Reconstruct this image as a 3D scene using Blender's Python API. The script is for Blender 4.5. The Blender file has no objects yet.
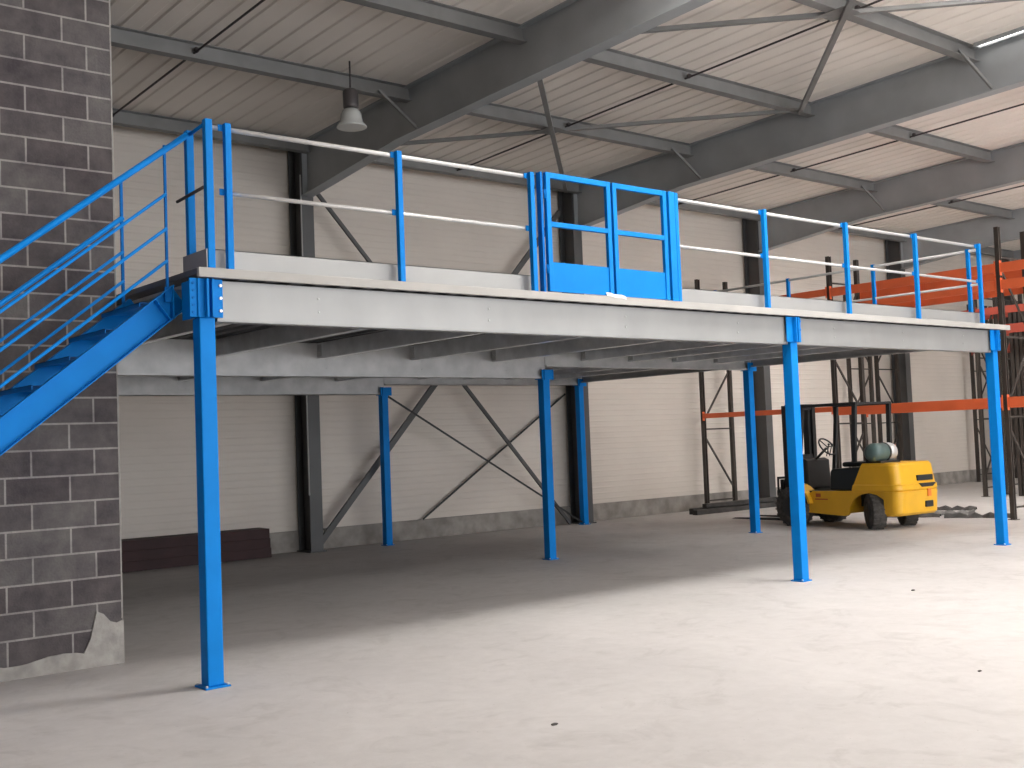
import bpy, bmesh, math, random
from mathutils import Vector, Matrix
random.seed(7)
C = bpy.context.scene.collection
V = Vector

# ------------------------------------------------------------------ materials
def mat(name, col, rough=0.6, metal=0.0, var=0.0, vscale=3.0, bump=0.0, bscale=40.0, spec=0.5, stretch=None, emit=None):
    m = bpy.data.materials.new(name); m.use_nodes = True
    nt = m.node_tree; N = nt.nodes; L = nt.links
    b = N['Principled BSDF']
    b.inputs['Base Color'].default_value = (*col, 1)
    b.inputs['Roughness'].default_value = rough
    b.inputs['Metallic'].default_value = metal
    b.inputs['Specular IOR Level'].default_value = spec
    if emit:
        b.inputs['Emission Color'].default_value = (*col, 1); b.inputs['Emission Strength'].default_value = emit
    tc = N.new('ShaderNodeTexCoord')
    src = tc.outputs['Object']
    if stretch:
        mp = N.new('ShaderNodeMapping'); mp.inputs['Scale'].default_value = stretch
        L.new(src, mp.inputs['Vector']); src = mp.outputs['Vector']
    if var > 0:
        n = N.new('ShaderNodeTexNoise'); n.inputs['Scale'].default_value = vscale; n.inputs['Detail'].default_value = 6
        L.new(src, n.inputs['Vector'])
        r = N.new('ShaderNodeValToRGB')
        r.color_ramp.elements[0].position = 0.32; r.color_ramp.elements[1].position = 0.68
        r.color_ramp.elements[0].color = (*[max(0, c*(1-var)) for c in col], 1)
        r.color_ramp.elements[1].color = (*[min(1, c*(1+var)) for c in col], 1)
        L.new(n.outputs['Fac'], r.inputs['Fac']); L.new(r.outputs['Color'], b.inputs['Base Color'])
    if bump > 0:
        n2 = N.new('ShaderNodeTexNoise'); n2.inputs['Scale'].default_value = bscale; n2.inputs['Detail'].default_value = 4
        L.new(src, n2.inputs['Vector'])
        bp = N.new('ShaderNodeBump'); bp.inputs['Strength'].default_value = bump; bp.inputs['Distance'].default_value = 0.01
        L.new(n2.outputs['Fac'], bp.inputs['Height']); L.new(bp.outputs['Normal'], b.inputs['Normal'])
    return m

def concrete_floor():
    m = bpy.data.materials.new('concrete_floor'); m.use_nodes = True
    nt = m.node_tree; N = nt.nodes; L = nt.links; b = N['Principled BSDF']
    b.inputs['Roughness'].default_value = 0.72; b.inputs['Specular IOR Level'].default_value = 0.35
    tc = N.new('ShaderNodeTexCoord')
    def noise(s, d, det=8, rgh=0.6):
        n = N.new('ShaderNodeTexNoise'); n.inputs['Scale'].default_value = s; n.inputs['Detail'].default_value = det
        n.inputs['Roughness'].default_value = rgh; n.inputs['Distortion'].default_value = d
        L.new(tc.outputs['Object'], n.inputs['Vector']); return n
    def ramp(n, p0, c0, p1, c1):
        r = N.new('ShaderNodeValToRGB'); e = r.color_ramp.elements
        e[0].position = p0; e[0].color = (*c0, 1); e[1].position = p1; e[1].color = (*c1, 1)
        L.new(n.outputs['Fac'], r.inputs['Fac']); return r
    a = ramp(noise(0.45, 0.6), .3, (.485, .462, .448), .7, (.575, .548, .532))
    f = ramp(noise(7, .3, 10, .7), .35, (.93, .925, .92), .65, (1.03, 1.03, 1.03))
    g = ramp(noise(1.7, 1.5, 10, .65), .28, (.80, .79, .78), .48, (1, 1, 1))
    sp = ramp(noise(38, 0, 3, .5), .22, (.55, .52, .5), .30, (1, 1, 1))
    cur = a.outputs['Color']
    for x in (f, g, sp):
        mx = N.new('ShaderNodeMix'); mx.data_type = 'RGBA'; mx.blend_type = 'MULTIPLY'; mx.inputs['Factor'].default_value = 0.8
        L.new(cur, mx.inputs['A']); L.new(x.outputs['Color'], mx.inputs['B']); cur = mx.outputs['Result']
    L.new(cur, b.inputs['Base Color'])
    bn = N.new('ShaderNodeBump'); bn.inputs['Strength'].default_value = .25; bn.inputs['Distance'].default_value = .004
    L.new(noise(25, 0).outputs['Fac'], bn.inputs['Height']); L.new(bn.outputs['Normal'], b.inputs['Normal'])
    return m

def block_wall_mat():
    m = bpy.data.materials.new('concrete_blocks'); m.use_nodes = True
    nt = m.node_tree; N = nt.nodes; L = nt.links; b = N['Principled BSDF']
    b.inputs['Roughness'].default_value = 0.9; b.inputs['Specular IOR Level'].default_value = 0.2
    tc = N.new('ShaderNodeTexCoord'); sp = N.new('ShaderNodeSeparateXYZ'); cb = N.new('ShaderNodeCombineXYZ')
    L.new(tc.outputs['Object'], sp.inputs[0])
    ax = N.new('ShaderNodeMath'); ax.operation = 'ADD'; ax.inputs[1].default_value = BX
    ay = N.new('ShaderNodeMath'); ay.operation = 'ADD'; ay.inputs[1].default_value = BZ
    L.new(sp.outputs['X'], ax.inputs[0]); L.new(sp.outputs['Z'], ay.inputs[0])
    L.new(ax.outputs[0], cb.inputs['X']); L.new(ay.outputs[0], cb.inputs['Y'])
    br = N.new('ShaderNodeTexBrick'); br.offset = .6; br.squash = 1
    br.inputs['Scale'].default_value = 1; br.inputs['Brick Width'].default_value = .48; br.inputs['Row Height'].default_value = .2026
    br.inputs['Mortar Size'].default_value = .0085; br.inputs['Mortar Smooth'].default_value = .25; br.inputs['Bias'].default_value = 0
    br.inputs['Color1'].default_value = (.088, .077, .081, 1); br.inputs['Color2'].default_value = (.142, .133, .133, 1)
    br.inputs['Mortar'].default_value = (.31, .295, .285, 1)
    L.new(cb.outputs[0], br.inputs['Vector'])
    n = N.new('ShaderNodeTexNoise'); n.inputs['Scale'].default_value = 3.5; n.inputs['Detail'].default_value = 8; n.inputs['Roughness'].default_value = .7
    L.new(tc.outputs['Object'], n.inputs['Vector'])
    r = N.new('ShaderNodeValToRGB'); e = r.color_ramp.elements
    e[0].position = .33; e[0].color = (.62, .60, .65, 1); e[1].position = .67; e[1].color = (1.25, 1.25, 1.2, 1)
    L.new(n.outputs['Fac'], r.inputs['Fac'])
    mx = N.new('ShaderNodeMix'); mx.data_type = 'RGBA'; mx.blend_type = 'MULTIPLY'; mx.inputs['Factor'].default_value = 1
    L.new(br.outputs['Color'], mx.inputs['A']); L.new(r.outputs['Color'], mx.inputs['B'])
    L.new(mx.outputs['Result'], b.inputs['Base Color'])
    bn = N.new('ShaderNodeBump'); bn.inputs['Strength'].default_value = .5; bn.inputs['Distance'].default_value = .01
    n2 = N.new('ShaderNodeTexNoise'); n2.inputs['Scale'].default_value = 60; L.new(tc.outputs['Object'], n2.inputs['Vector'])
    L.new(n2.outputs['Fac'], bn.inputs['Height']); L.new(bn.outputs['Normal'], b.inputs['Normal'])
    return m
BX, BZ = 0.425, 0.1178

M = dict(
    floor=concrete_floor(), block=block_wall_mat(),
    plaster=mat('mortar_render', (.34, .325, .305), .9, var=.2, vscale=9, bump=.4),
    clad=mat('beige_wall_cladding', (.70, .635, .57), .65, var=.04, vscale=.8, spec=.3),
    roof=mat('beige_roof_sheet', (.90, .83, .76), .65, var=.05, vscale=.7, spec=.3),
    plinth=mat('concrete_plinth', (.30, .275, .25), .9, var=.25, vscale=4, bump=.5),
    steel=mat('grey_painted_steel', (.36, .375, .385), .5, var=.08, vscale=2),
    purlin=mat('galvanised_purlin_steel', (.21, .208, .204), .5, var=.1, vscale=3),
    darksteel=mat('dark_grey_painted_steel', (.085, .085, .086), .5, var=.1, vscale=2),
    galvs=mat('bright_galvanised_joist', (.66, .67, .685), .30, .55, var=.12, vscale=6),
    darkrod=mat('dark_steel_rod', (.05, .04, .04), .6),
    blue=mat('blue_painted_steel', (.002, .195, .60), .5, var=.05, vscale=5, spec=.12),
    bluedark=mat('blue_stair_tread', (.002, .15, .50), .5, var=.08, vscale=8, spec=.12),
    galv=mat('galvanised_sheet', (.28, .28, .277), .42, .3, var=.07, vscale=2.5, stretch=(1, 1, .6)),
    galvj=mat('galvanised_joist_steel', (.42, .42, .42), .42, .4, var=.12, vscale=5),
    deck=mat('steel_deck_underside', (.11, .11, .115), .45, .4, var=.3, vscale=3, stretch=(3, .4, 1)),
    edge=mat('deck_edge_strip', (.37, .355, .335), .6, var=.06, vscale=3),
    rail=mat('bare_galvanised_tube', (.55, .54, .53), .35, .2, var=.04, vscale=6),
    toe=mat('galvanised_toe_board', (.30, .298, .293), .45, .25, var=.05, vscale=2),
    toed=mat('grey_toe_plate', (.30, .30, .31), .5, .3),
    upright=mat('dark_brown_rack_steel', (.045, .036, .030), .55, var=.2, vscale=6),
    orange=mat('orange_rack_steel', (.80, .15, .05), .5, var=.1, vscale=2),
    maroon=mat('dark_red_steel', (.04, .014, .015), .7, var=.25, vscale=3),
    yellow=mat('yellow_painted_steel', (.74, .40, .018), .38, var=.05, vscale=4),
    black=mat('black_painted_steel', (.014, .015, .016), .5),
    vinyl=mat('black_vinyl', (.018, .022, .022), .45),
    rubber=mat('dusty_tyre_rubber', (.075, .068, .062), .85, var=.35, vscale=20, bump=.6, bscale=60),
    tank=mat('grey_green_gas_bottle', (.09, .145, .14), .4),
    tanks=mat('silver_gas_bottle_steel', (.55, .55, .55), .35, .3),
    orange_shade=mat('shaded_orange_rack_steel', (.36, .06, .035), .5, var=.15, vscale=2),  # rack orange darkened, puts shade into the colour of the farther rows
    decal=mat('worn_red_lettering', (.45, .10, .03), .6),
    redp=mat('red_plastic', (.55, .03, .02), .3), amber=mat('orange_lamp_lens', (.75, .20, .03), .3),
    bolt=mat('zinc_bolt', (.65, .66, .68), .35, .4),
    glass=mat('ribbed_lamp_reflector', (.55, .56, .54), .2, .1),
    lampbody=mat('lamp_ballast_housing', (.10, .09, .09), .4, .3),
    paper=mat('white_paper', (.85, .85, .83), .8),
    debris=mat('dusty_scrap_steel', (.05, .046, .043), .75, var=.4, vscale=5),
    sheet=mat('grey_plastic_film', (.17, .165, .16), .6, var=.3, vscale=5),
    roofglow=mat('emissive_roof_panel', (1.0, .975, .94), .5, emit=24.0),  # glowing roof panels, most of them unseen and added to light the hall
    skydim=mat('dimmed_rooflight_strip', (1.0, .975, .94), .6, emit=2.6),  # emission lowered so the beam web beside it does not glare
)

# ------------------------------------------------------------------ mesh builder
class MB:
    def __init__(s): s.bm = bmesh.new(); s.smooth = []
    def obox(s, c, X, Y, Z, sx, sy, sz, bev=0):
        c = V(c); X = V(X)*sx/2; Y = V(Y)*sy/2; Z = V(Z)*sz/2
        vs = [s.bm.verts.new(c + a*X + b*Y + d*Z) for a in (-1, 1) for b in (-1, 1) for d in (-1, 1)]
        fs = [(0, 1, 3, 2), (4, 6, 7, 5), (0, 4, 5, 1), (2, 3, 7, 6), (0, 2, 6, 4), (1, 5, 7, 3)]
        faces = [s.bm.faces.new([vs[i] for i in f]) for f in fs]
        if bev > 0:
            ed = list({e for f in faces for e in f.edges})
            bmesh.ops.bevel(s.bm, geom=ed, offset=bev, segments=2, affect='EDGES', profile=.5)
        return s
    def box(s, x0, y0, z0, x1, y1, z1, bev=0):
        return s.obox(((x0+x1)/2, (y0+y1)/2, (z0+z1)/2), (1, 0, 0), (0, 1, 0), (0, 0, 1), abs(x1-x0), abs(y1-y0), abs(z1-z0), bev)
    def frame(s, a, b, up=(0, 0, 1)):
        a = V(a); b = V(b); d = (b-a).normalized(); u = V(up); u = u - d*u.dot(d)
        if u.length < 1e-4: u = V((0, 1, 0)) - d*d.y
        u.normalize(); return a, b, d, d.cross(u), u
    def bar(s, a, b, w, h, up=(0, 0, 1), bev=0):
        a, b, d, sd, u = s.frame(a, b, up)
        return s.obox((a+b)/2, d, sd, u, (b-a).length, w, h, bev)
    def ibar(s, a, b, w, h, tf=.018, tw=.01, up=(0, 0, 1)):
        a, b, d, sd, u = s.frame(a, b, up); c = (a+b)/2; l = (b-a).length
        s.obox(c, d, sd, u, l, tw, h-2*tf)
        for k in (-1, 1): s.obox(c + u*k*(h-tf)/2, d, sd, u, l, w, tf)
        return s
    def cbar(s, a, b, w, h, t=.004, up=(0, 0, 1), side=1, lip=0):
        # channel: web on one side, flanges towards side
        a, b, d, sd, u = s.frame(a, b, up); c = (a+b)/2; l = (b-a).length
        s.obox(c - sd*side*(w-t)/2, d, sd, u, l, t, h)
        for k in (-1, 1):
            s.obox(c + u*k*(h-t)/2 + sd*side*t/2, d, sd, u, l, w-t, t)
            if lip: s.obox(c + sd*side*(w-t)/2 + u*k*(h/2-t-lip/2), d, sd, u, l, t, lip)
        return s
    def tube(s, a, b, r, seg=12, r2=None, cap=True):
        a, b, d, sd, u = s.frame(a, b); r2 = r if r2 is None else r2
        A = [s.bm.verts.new(a + (sd*math.cos(t)+u*math.sin(t))*r) for t in [2*math.pi*i/seg for i in range(seg)]]
        B = [s.bm.verts.new(b + (sd*math.cos(t)+u*math.sin(t))*r2) for t in [2*math.pi*i/seg for i in range(seg)]]
        for i in range(seg):
            f = s.bm.faces.new((A[i], A[(i+1) % seg], B[(i+1) % seg], B[i])); f.smooth = True
        if cap:
            s.bm.faces.new(A[::-1]); s.bm.faces.new(B)
        return s
    def path(s, pts, r, seg=10):
        pts = [V(p) for p in pts]; rings = []
        for i, p in enumerate(pts):
            d = (pts[min(i+1, len(pts)-1)] - pts[max(i-1, 0)]).normalized()
            ref = V((0, 0, 1)) if abs(d.z) < .9 else V((0, 1, 0))
            sd = d.cross(ref).normalized(); u = sd.cross(d)
            rings.append([s.bm.verts.new(p + (sd*math.cos(t)+u*math.sin(t))*r) for t in [2*math.pi*k/seg for k in range(seg)]])
        for A, B in zip(rings, rings[1:]):
            for i in range(seg):
                f = s.bm.faces.new((A[i], A[(i+1) % seg], B[(i+1) % seg], B[i])); f.smooth = True
        s.bm.faces.new(rings[0][::-1]); s.bm.faces.new(rings[-1]); return s
    def lathe(s, c, axis, prof, seg=24):
        # prof: list of (r, h) along axis
        c = V(c); ax = V(axis).normalized(); ref = V((0, 0, 1)) if abs(ax.z) < .9 else V((1, 0, 0))
        sd = ax.cross(ref).normalized(); u = sd.cross(ax); rings = []
        for r, h in prof:
            rings.append([s.bm.verts.new(c + ax*h + (sd*math.cos(t)+u*math.sin(t))*max(r, 1e-4)) for t in [2*math.pi*k/seg for k in range(seg)]])
        for A, B in zip(rings, rings[1:]):
            for i in range(seg):
                f = s.bm.faces.new((A[i], A[(i+1) % seg], B[(i+1) % seg], B[i])); f.smooth = True
        s.bm.faces.new(rings[0][::-1]); s.bm.faces.new(rings[-1]); return s
    def prism(s, prof, o, X, Y, Z, depth, bev=0):
        # prof in (X,Z) plane, extruded along Y by depth
        o = V(o); X = V(X); Y = V(Y); Z = V(Z)
        A = [s.bm.verts.new(o + X*p[0] + Z*p[1]) for p in prof]; B = [s.bm.verts.new(v.co + Y*depth) for v in A]
        n = len(A); fs = [s.bm.faces.new(A), s.bm.faces.new(B[::-1])]
        for i in range(n): fs.append(s.bm.faces.new((A[i], B[i], B[(i+1) % n], A[(i+1) % n])))
        if bev > 0:
            ed = list({e for f in fs for e in f.edges})
            bmesh.ops.bevel(s.bm, geom=ed, offset=bev, segments=3, affect='EDGES', profile=.5)
        return s
    def grid(s, f, nu, nv):
        g = [[s.bm.verts.new(f(i, j)) for j in range(nv)] for i in range(nu)]
        for i in range(nu-1):
            for j in range(nv-1): s.bm.faces.new((g[i][j], g[i+1][j], g[i+1][j+1], g[i][j+1]))
        return s
    def build(s, name, m, parent=None, origin=None, local=False):
        bmesh.ops.recalc_face_normals(s.bm, faces=s.bm.faces)
        if parent is not None:
            o = V((0, 0, 0))
            if not local:
                p = parent
                while p is not None: o += p.location; p = p.parent
        else:
            if origin is None:
                co = [v.co for v in s.bm.verts]
                o = V(((min(c.x for c in co)+max(c.x for c in co))/2, (min(c.y for c in co)+max(c.y for c in co))/2, min(c.z for c in co)))
            else: o = V(origin)
        for v in s.bm.verts: v.co -= o
        me = bpy.data.meshes.new(name); s.bm.to_mesh(me); s.bm.free()
        me.materials.append(M[m] if isinstance(m, str) else m)
        ob = bpy.data.objects.new(name, me); C.objects.link(ob)
        if parent is not None: ob.parent = parent
        else: ob.location = o
        return ob

def tag(o, label, cat, group=None, kind=None):
    o['label'] = label; o['category'] = cat
    if group: o['group'] = group
    if kind: o['kind'] = kind
    return o
def thing(name, loc, label, cat, group=None, rz=0):
    o = bpy.data.objects.new(name, None); C.objects.link(o); o.location = loc; o.rotation_euler = (0, 0, rz)
    o.empty_display_size = .2
    return tag(o, label, cat, group)
def struct(name, mb, m, **k):
    o = mb.build(name, m, **k); o['kind'] = 'structure'; return o

X0, X1, X2 = 0.0, 6.81, 11.236          # mezzanine grid
Y0, Y1, Y2 = 0.0, 4.116, 8.15
ZD, ZB = 2.95, 2.58                     # deck top, beam underside
def zr(y): return 6.54 + .033*(8.5-y)   # underside of the roof sheeting
WALL = 8.75
XL, XR, YF = -9.0, 36.0, -19.0

# ------------------------------------------------------------------ the room
struct('floor', MB().box(XL, YF, -.2, XR, WALL+.3, 0), 'floor', origin=(0, 0, 0))
# back wall: ribbed cladding
def ribbed_wall():
    mb = MB(); zs = []; z = .33
    while z < 6.6:
        zs += [(z, 0), (z+.07, 0), (z+.08, .0045), (z+.10, .0045)]; z += .11
    prof = [(WALL - d, zz) for zz, d in zs]
    prof = prof + [(WALL+.12, prof[-1][1]), (WALL+.12, .33)]
    mb.prism([(p[0], p[1]) for p in prof], (XL, 0, 0), (0, 1, 0), (1, 0, 0), (0, 0, 1), XR-XL)
    return mb
struct('wall_back', ribbed_wall(), 'clad', origin=(0, WALL, 0))
struct('baseboard_back', MB().box(XL, WALL-.05, 0, XR, WALL+.15, .33, .008), 'plinth', origin=(0, WALL, 0))
# roof sheeting with trapezoidal ribs running down the slope
def roof():
    mb = MB(); n = int((XR-XL)/.3); prof = []
    for i in range(n):
        x = XL + i*.3; prof += [(x, 0), (x+.20, 0), (x+.22, .018), (x+.28, .018)]
    prof.append((XL+n*.3, 0))
    top = [(p[0], .12) for p in (prof[-1], prof[0])]
    ya, yb = WALL+.1, YF
    A = [mb.bm.verts.new((p[0], ya, p[1]+zr(ya))) for p in prof+top]
    B = [mb.bm.verts.new((p[0], yb, p[1]+zr(yb))) for p in prof+top]
    n = len(A); mb.bm.faces.new(A); mb.bm.faces.new(B[::-1])
    for i in range(n): mb.bm.faces.new((A[i], B[i], B[(i+1) % n], A[(i+1) % n]))
    return mb
struct('ceiling', roof(), 'roof', origin=(0, 0, 6.5))
struct('wall_outer_left', MB().box(XL-.2, YF, 0, XL, WALL, 8), 'clad')
struct('wall_right', MB().box(XR, YF, 0, XR+.2, WALL, 8), 'clad')
fw = MB()   # wall behind the camera with a wide opening added to let light in
fw.box(XL, YF-.2, 0, -2, YF, 8); fw.box(24, YF-.2, 0, XR, YF, 8); fw.box(-2, YF-.2, 5.2, 24, YF, 8)
struct('wall_front', fw, 'clad')
# grey concrete block wall on the left
BY = 1.5
struct('wall_left', MB().box(XL, BY, 0, -.035, BY+.2, 6.75), 'block', origin=(0, BY, 0))
tr = MB()   # pale mortar bead down the corner, skirt of mortar at the foot, patch at the corner
tr.box(-.043, BY-.004, .35, -.032, BY+.02, 6.7)
struct('trim_1', tr, 'plaster')
def skirt():
    mb = MB(); rnd = random.Random(3); N = 60; xs = [-3.2 + i*(3.17)/N for i in range(N+1)]
    prof = []
    for x in xs:
        h = .115 + .018*math.sin(x*9) + rnd.uniform(-.008, .008)
        if x > -.27: h = .37 + .05*math.sin((x+.3)*22) + rnd.uniform(-.012, .012)
        elif x > -.33: h = .22
        prof.append((x, h))
    full = [(xs[0], 0)] + prof + [(xs[-1], 0)]
    mb.prism(full, (0, BY-.014, 0), (1, 0, 0), (0, 1, 0), (0, 0, 1), .02)
    return mb
struct('baseboard_left', skirt(), 'plaster')

# ------------------------------------------------------------------ main steel frames
CX = [5.61, 11.51, 17.15, 22.95, 28.7]
ordn = ['first', 'second', 'third', 'fourth', 'fifth']
frame_lbl = ['left end, above the staircase end of the mezzanine', 'middle, above the mezzanine gate', 'right of the mezzanine, above the racking',
             'far right, over the pallet racks', 'farthest right end of the hall']
for i, x in enumerate(CX):
    col_lbl = ['dark grey steel wall column behind the blue mezzanine, leftmost one', 'dark grey steel wall column just behind the rear right blue mezzanine column',
               'dark grey steel wall column behind the forklift mast', 'dark grey steel wall column above the forklift gas bottle',
               'dark grey steel wall column at the far right behind the racks'][i]
    t = thing('wall_column', (x, 8.5, 0), col_lbl, 'column', 'grey columns along the back wall')
    MB().ibar((x, 8.5, .02), (x, 8.5, zr(8.7)-.015), .22, .40, .02, .012, up=(0, 1, 0)).build('shaft', 'darksteel', t)
    MB().box(x-.15, 8.26, 0, x+.15, 8.74, .02, .004).build('base_plate', 'darksteel', t)
    if i == 0:
        mb = MB()
        mb.tube((x-.125, 8.285, .9), (x-.125, 8.285, 6.0), .012, 8)
        mb.build('cable_conduit', 'rail', t)['label'] = 'thin pale conduit up the column'
    # rafter with haunch at the wall end
    b = thing('roof_beam', (x, 0, 6.0), 'deep grey steel roof beam, %s' % ['nearest of those over the mezzanine, from top centre down to the left wall column',
              'long one crossing from the top right corner down behind the gate', 'third counted from the left, crossing behind the right handrail',
              'fourth counted from the left, low at the right edge', 'faint last one at the right edge'][i], 'beam', 'deep roof beams')
    mb = MB(); w = .20; tf = .018
    def pr(poly, x0, x1):
        mb.prism(poly, (x0, 0, 0), (0, 1, 0), (1, 0, 0), (0, 0, 1), x1-x0)
    top = lambda y: zr(y) - .002
    bot = lambda y: (5.87 + .033*(8.5-y)) if y < 5.6 else (5.966 - (y-5.6)*.105)
    ys = [8.295, 5.6, YF+.1]
    pr([(ys[0], bot(ys[0])), (ys[0], top(ys[0])), (ys[2], top(ys[2])), (ys[2], bot(ys[2])), (ys[1], bot(ys[1]))], x-.006, x+.006)
    pr([(ys[0], top(ys[0])), (ys[2], top(ys[2])), (ys[2], top(ys[2])-tf), (ys[0], top(ys[0])-tf)], x-w/2, x+w/2)
    pr([(ys[0], bot(ys[0])), (ys[1], bot(ys[1])), (ys[2], bot(ys[2])), (ys[2], bot(ys[2])-tf), (ys[1], bot(ys[1])-tf), (ys[0], bot(ys[0])-tf)], x-w/2, x+w/2)
    mb.build('beam_profile', 'steel', b)
    mb = MB()
    for y in (8.27,):
        mb.box(x-.095, y-.006, bot(y), x+.095, y+.006, top(y)-.02)
    mb.build('stiffener', 'steel', b)
    # fly braces from purlins down to the bottom flange
    for y in ([5.35] if i != 1 else [5.35, .15]) if i < 3 else []:
        MB().bar((x-.55, y-.06, zr(y)-.14), (x-.07, y-.25, bot(y)+.03), .035, .035).build('fly_brace', 'purlin', b)

# purlins, one per bay
py = [8.19, 5.35, 2.85, .15, -2.4, -5.0, -7.6]
bay = [(XL, CX[0])] + list(zip(CX, CX[1:])) + [(CX[-1], XR)]
bayname = ['left bay by the block wall', 'bay over the gate', 'bay right of the gate', 'bay over the pallet racks', 'far right bay']
rowname = ['on top of the back wall', 'first in from the back wall', 'second in from the back wall', 'third in from the back wall', 'fourth in from the back wall']
for bi, (a, b) in enumerate(bay[:5]):
    for ri, y in enumerate(py):
        if ri > 4: continue
        if ri == 4 and bi > 1: continue
        t = thing('roof_purlin', ((a+b)/2, y, zr(y)-.17), 'grey purlin %s, %s' % (rowname[ri], bayname[bi]), 'purlin', 'roof purlins')
        aa = max(a, -8.9)+.012; bb = b-.012
        MB().ibar((aa, y, zr(y)-.102), (bb, y, zr(y)-.102), .14, .20, .01, .007).build('profile', 'purlin', t)
        xm = (a+b)/2 if bi else 2.42
        MB().lathe((xm, y-.06, zr(y)-.10), (0, -1, 0), [(.035, 0), (.035, .03), (.02, .05)], 10).build('rod_node', 'darkrod', t)
# sag rods mid-bay
for bi, (a, b) in enumerate(bay[:4]):
    xm = (a+b)/2 if bi else 2.42
    tag(MB().tube((xm, 8.2, zr(8.2)-.12), (xm, -6, zr(-6)-.12), .014, 8).build('tie_rod', 'darkrod'),
        'thin dark roof tie rod in the %s' % bayname[bi], 'rod', 'roof tie rods')
# wind bracing crosses in the second bay
for k, (ya, yb) in enumerate([(8.1, 2.75), (2.75, -2.5)]):
    for s in (0, 1):
        dz = .19 if s else .235
        p = (CX[0]+.03, ya if s else yb, zr(ya if s else yb)-dz); q = (CX[1]-.45, yb if s else ya, zr(yb if s else ya)-dz)
        tag(MB().bar(p, q, .07, .05).build('wind_brace', 'purlin'),
            'grey roof brace of the %s over the gate, %s' % (['cross by the back wall', 'cross at the top edge'][k], ['the steep one', 'the flatter one'][s]), 'brace', 'roof wind braces')
# gusset plates
tag(MB().box(8.10, 5.18, zr(5.35)-.218, 8.42, 5.56, zr(5.35)-.212).build('gusset_plate', 'purlin'), 'grey gusset plate where the rear roof braces cross', 'plate')
tag(MB().box(8.10, -.05, zr(.1)-.218, 8.42, .33, zr(.1)-.212).build('gusset_plate', 'purlin'), 'grey gusset plate where the near roof braces cross, at the top edge', 'plate')

# wall bracing behind the mezzanine (big cross of tubes) and a longitudinal rail
for s, (p, q, l) in enumerate([((5.74, 8.47, .10), (11.2, 8.47, 6.0), 'rising to the right'), ((5.62, 8.38, 6.0), (11.08, 8.38, .03), 'falling to the right')]):
    tag(MB().bar(p, q, .05, .06 if s else .10, bev=.004).build('wall_brace', 'darksteel'),
        'dark grey diagonal wall brace between the first two wall columns, %s' % l, 'brace', 'wall braces')

# rooflights: first one seen, next read from shadows, others unseen and added for light
for i, (xa, xb, ya, yb) in enumerate([(11.31, 11.395, .02, -1.2), (3.9, 5.2, -1.0, -2.3), (7.2, 8.9, -1.45, -2.38), (15.2, 16.6, -1.0, -2.35), (23.1, 24.3, .05, -2.35),
                                      (4.0, 5.2, -7.8, -9.6), (9.3, 10.9, -7.8, -9.6), (15.2, 16.6, -5.3, -7.0), (9.3, 10.9, -12.9, -14.8), (17.3, 18.1, 5.2, 3.4)]):
    t = bpy.data.objects.new('roof_glow_panel_%d' % (i+1), None); C.objects.link(t); t.location = ((xa+xb)/2, (ya+yb)/2, zr((ya+yb)/2)-.04); t['kind'] = 'structure'
    def pt(x, y, d): return (x, y, zr(y)-d)
    mb = MB()
    vs = [mb.bm.verts.new(pt(x, y, d)) for d in (.012, .03) for x, y in ((xa, ya), (xb, ya), (xb, yb), (xa, yb))]
    for f in ((0, 1, 2, 3), (4, 7, 6, 5), (0, 4, 5, 1), (1, 5, 6, 2), (2, 6, 7, 3), (3, 7, 4, 0)): mb.bm.faces.new([vs[k] for k in f])
    mb.build('emissive_panel', 'roofglow' if i else 'skydim', t)
    mb = MB()
    e = .05 if i else .015
    for p, q in (((xa-e, ya+e), (xa-e, yb-e)), ((xb+e, ya+e), (xb+e, yb-e)), ((xa-e, ya+e), (xb+e, ya+e)), ((xa-e, yb-e), (xb+e, yb-e))):
        mb.bar(pt(*p, .03), pt(*q, .03), .05 if i else .03, .05)
    mb.build('frame', 'steel', t)

# bell lamp hanging in the left bay
lx, ly, lz = 4.36, 4.9, 5.78
t = thing('pendant_lamp', (lx, ly, lz), 'glass bell high-bay lamp with dark housing hanging under the roof left of the first beam', 'lamp')
MB().lathe((lx, ly, lz), (0, 0, 1), [(.19, 0), (.20, .01), (.19, .03), (.155, .06), (.14, .12), (.135, .17), (.11, .225), (.085, .245)], 28).build('glass_shade', 'glass', t)
MB().lathe((lx, ly, lz+.25), (0, 0, 1), [(.06, 0), (.098, .01), (.10, .05), (.10, .22), (.085, .25), (.03, .27)], 20).build('housing', 'lampbody', t)
MB().tube((lx, ly, lz+.50), (lx, ly, zr(ly)), .012, 8).build('suspension_rod', 'darkrod', t)

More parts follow.
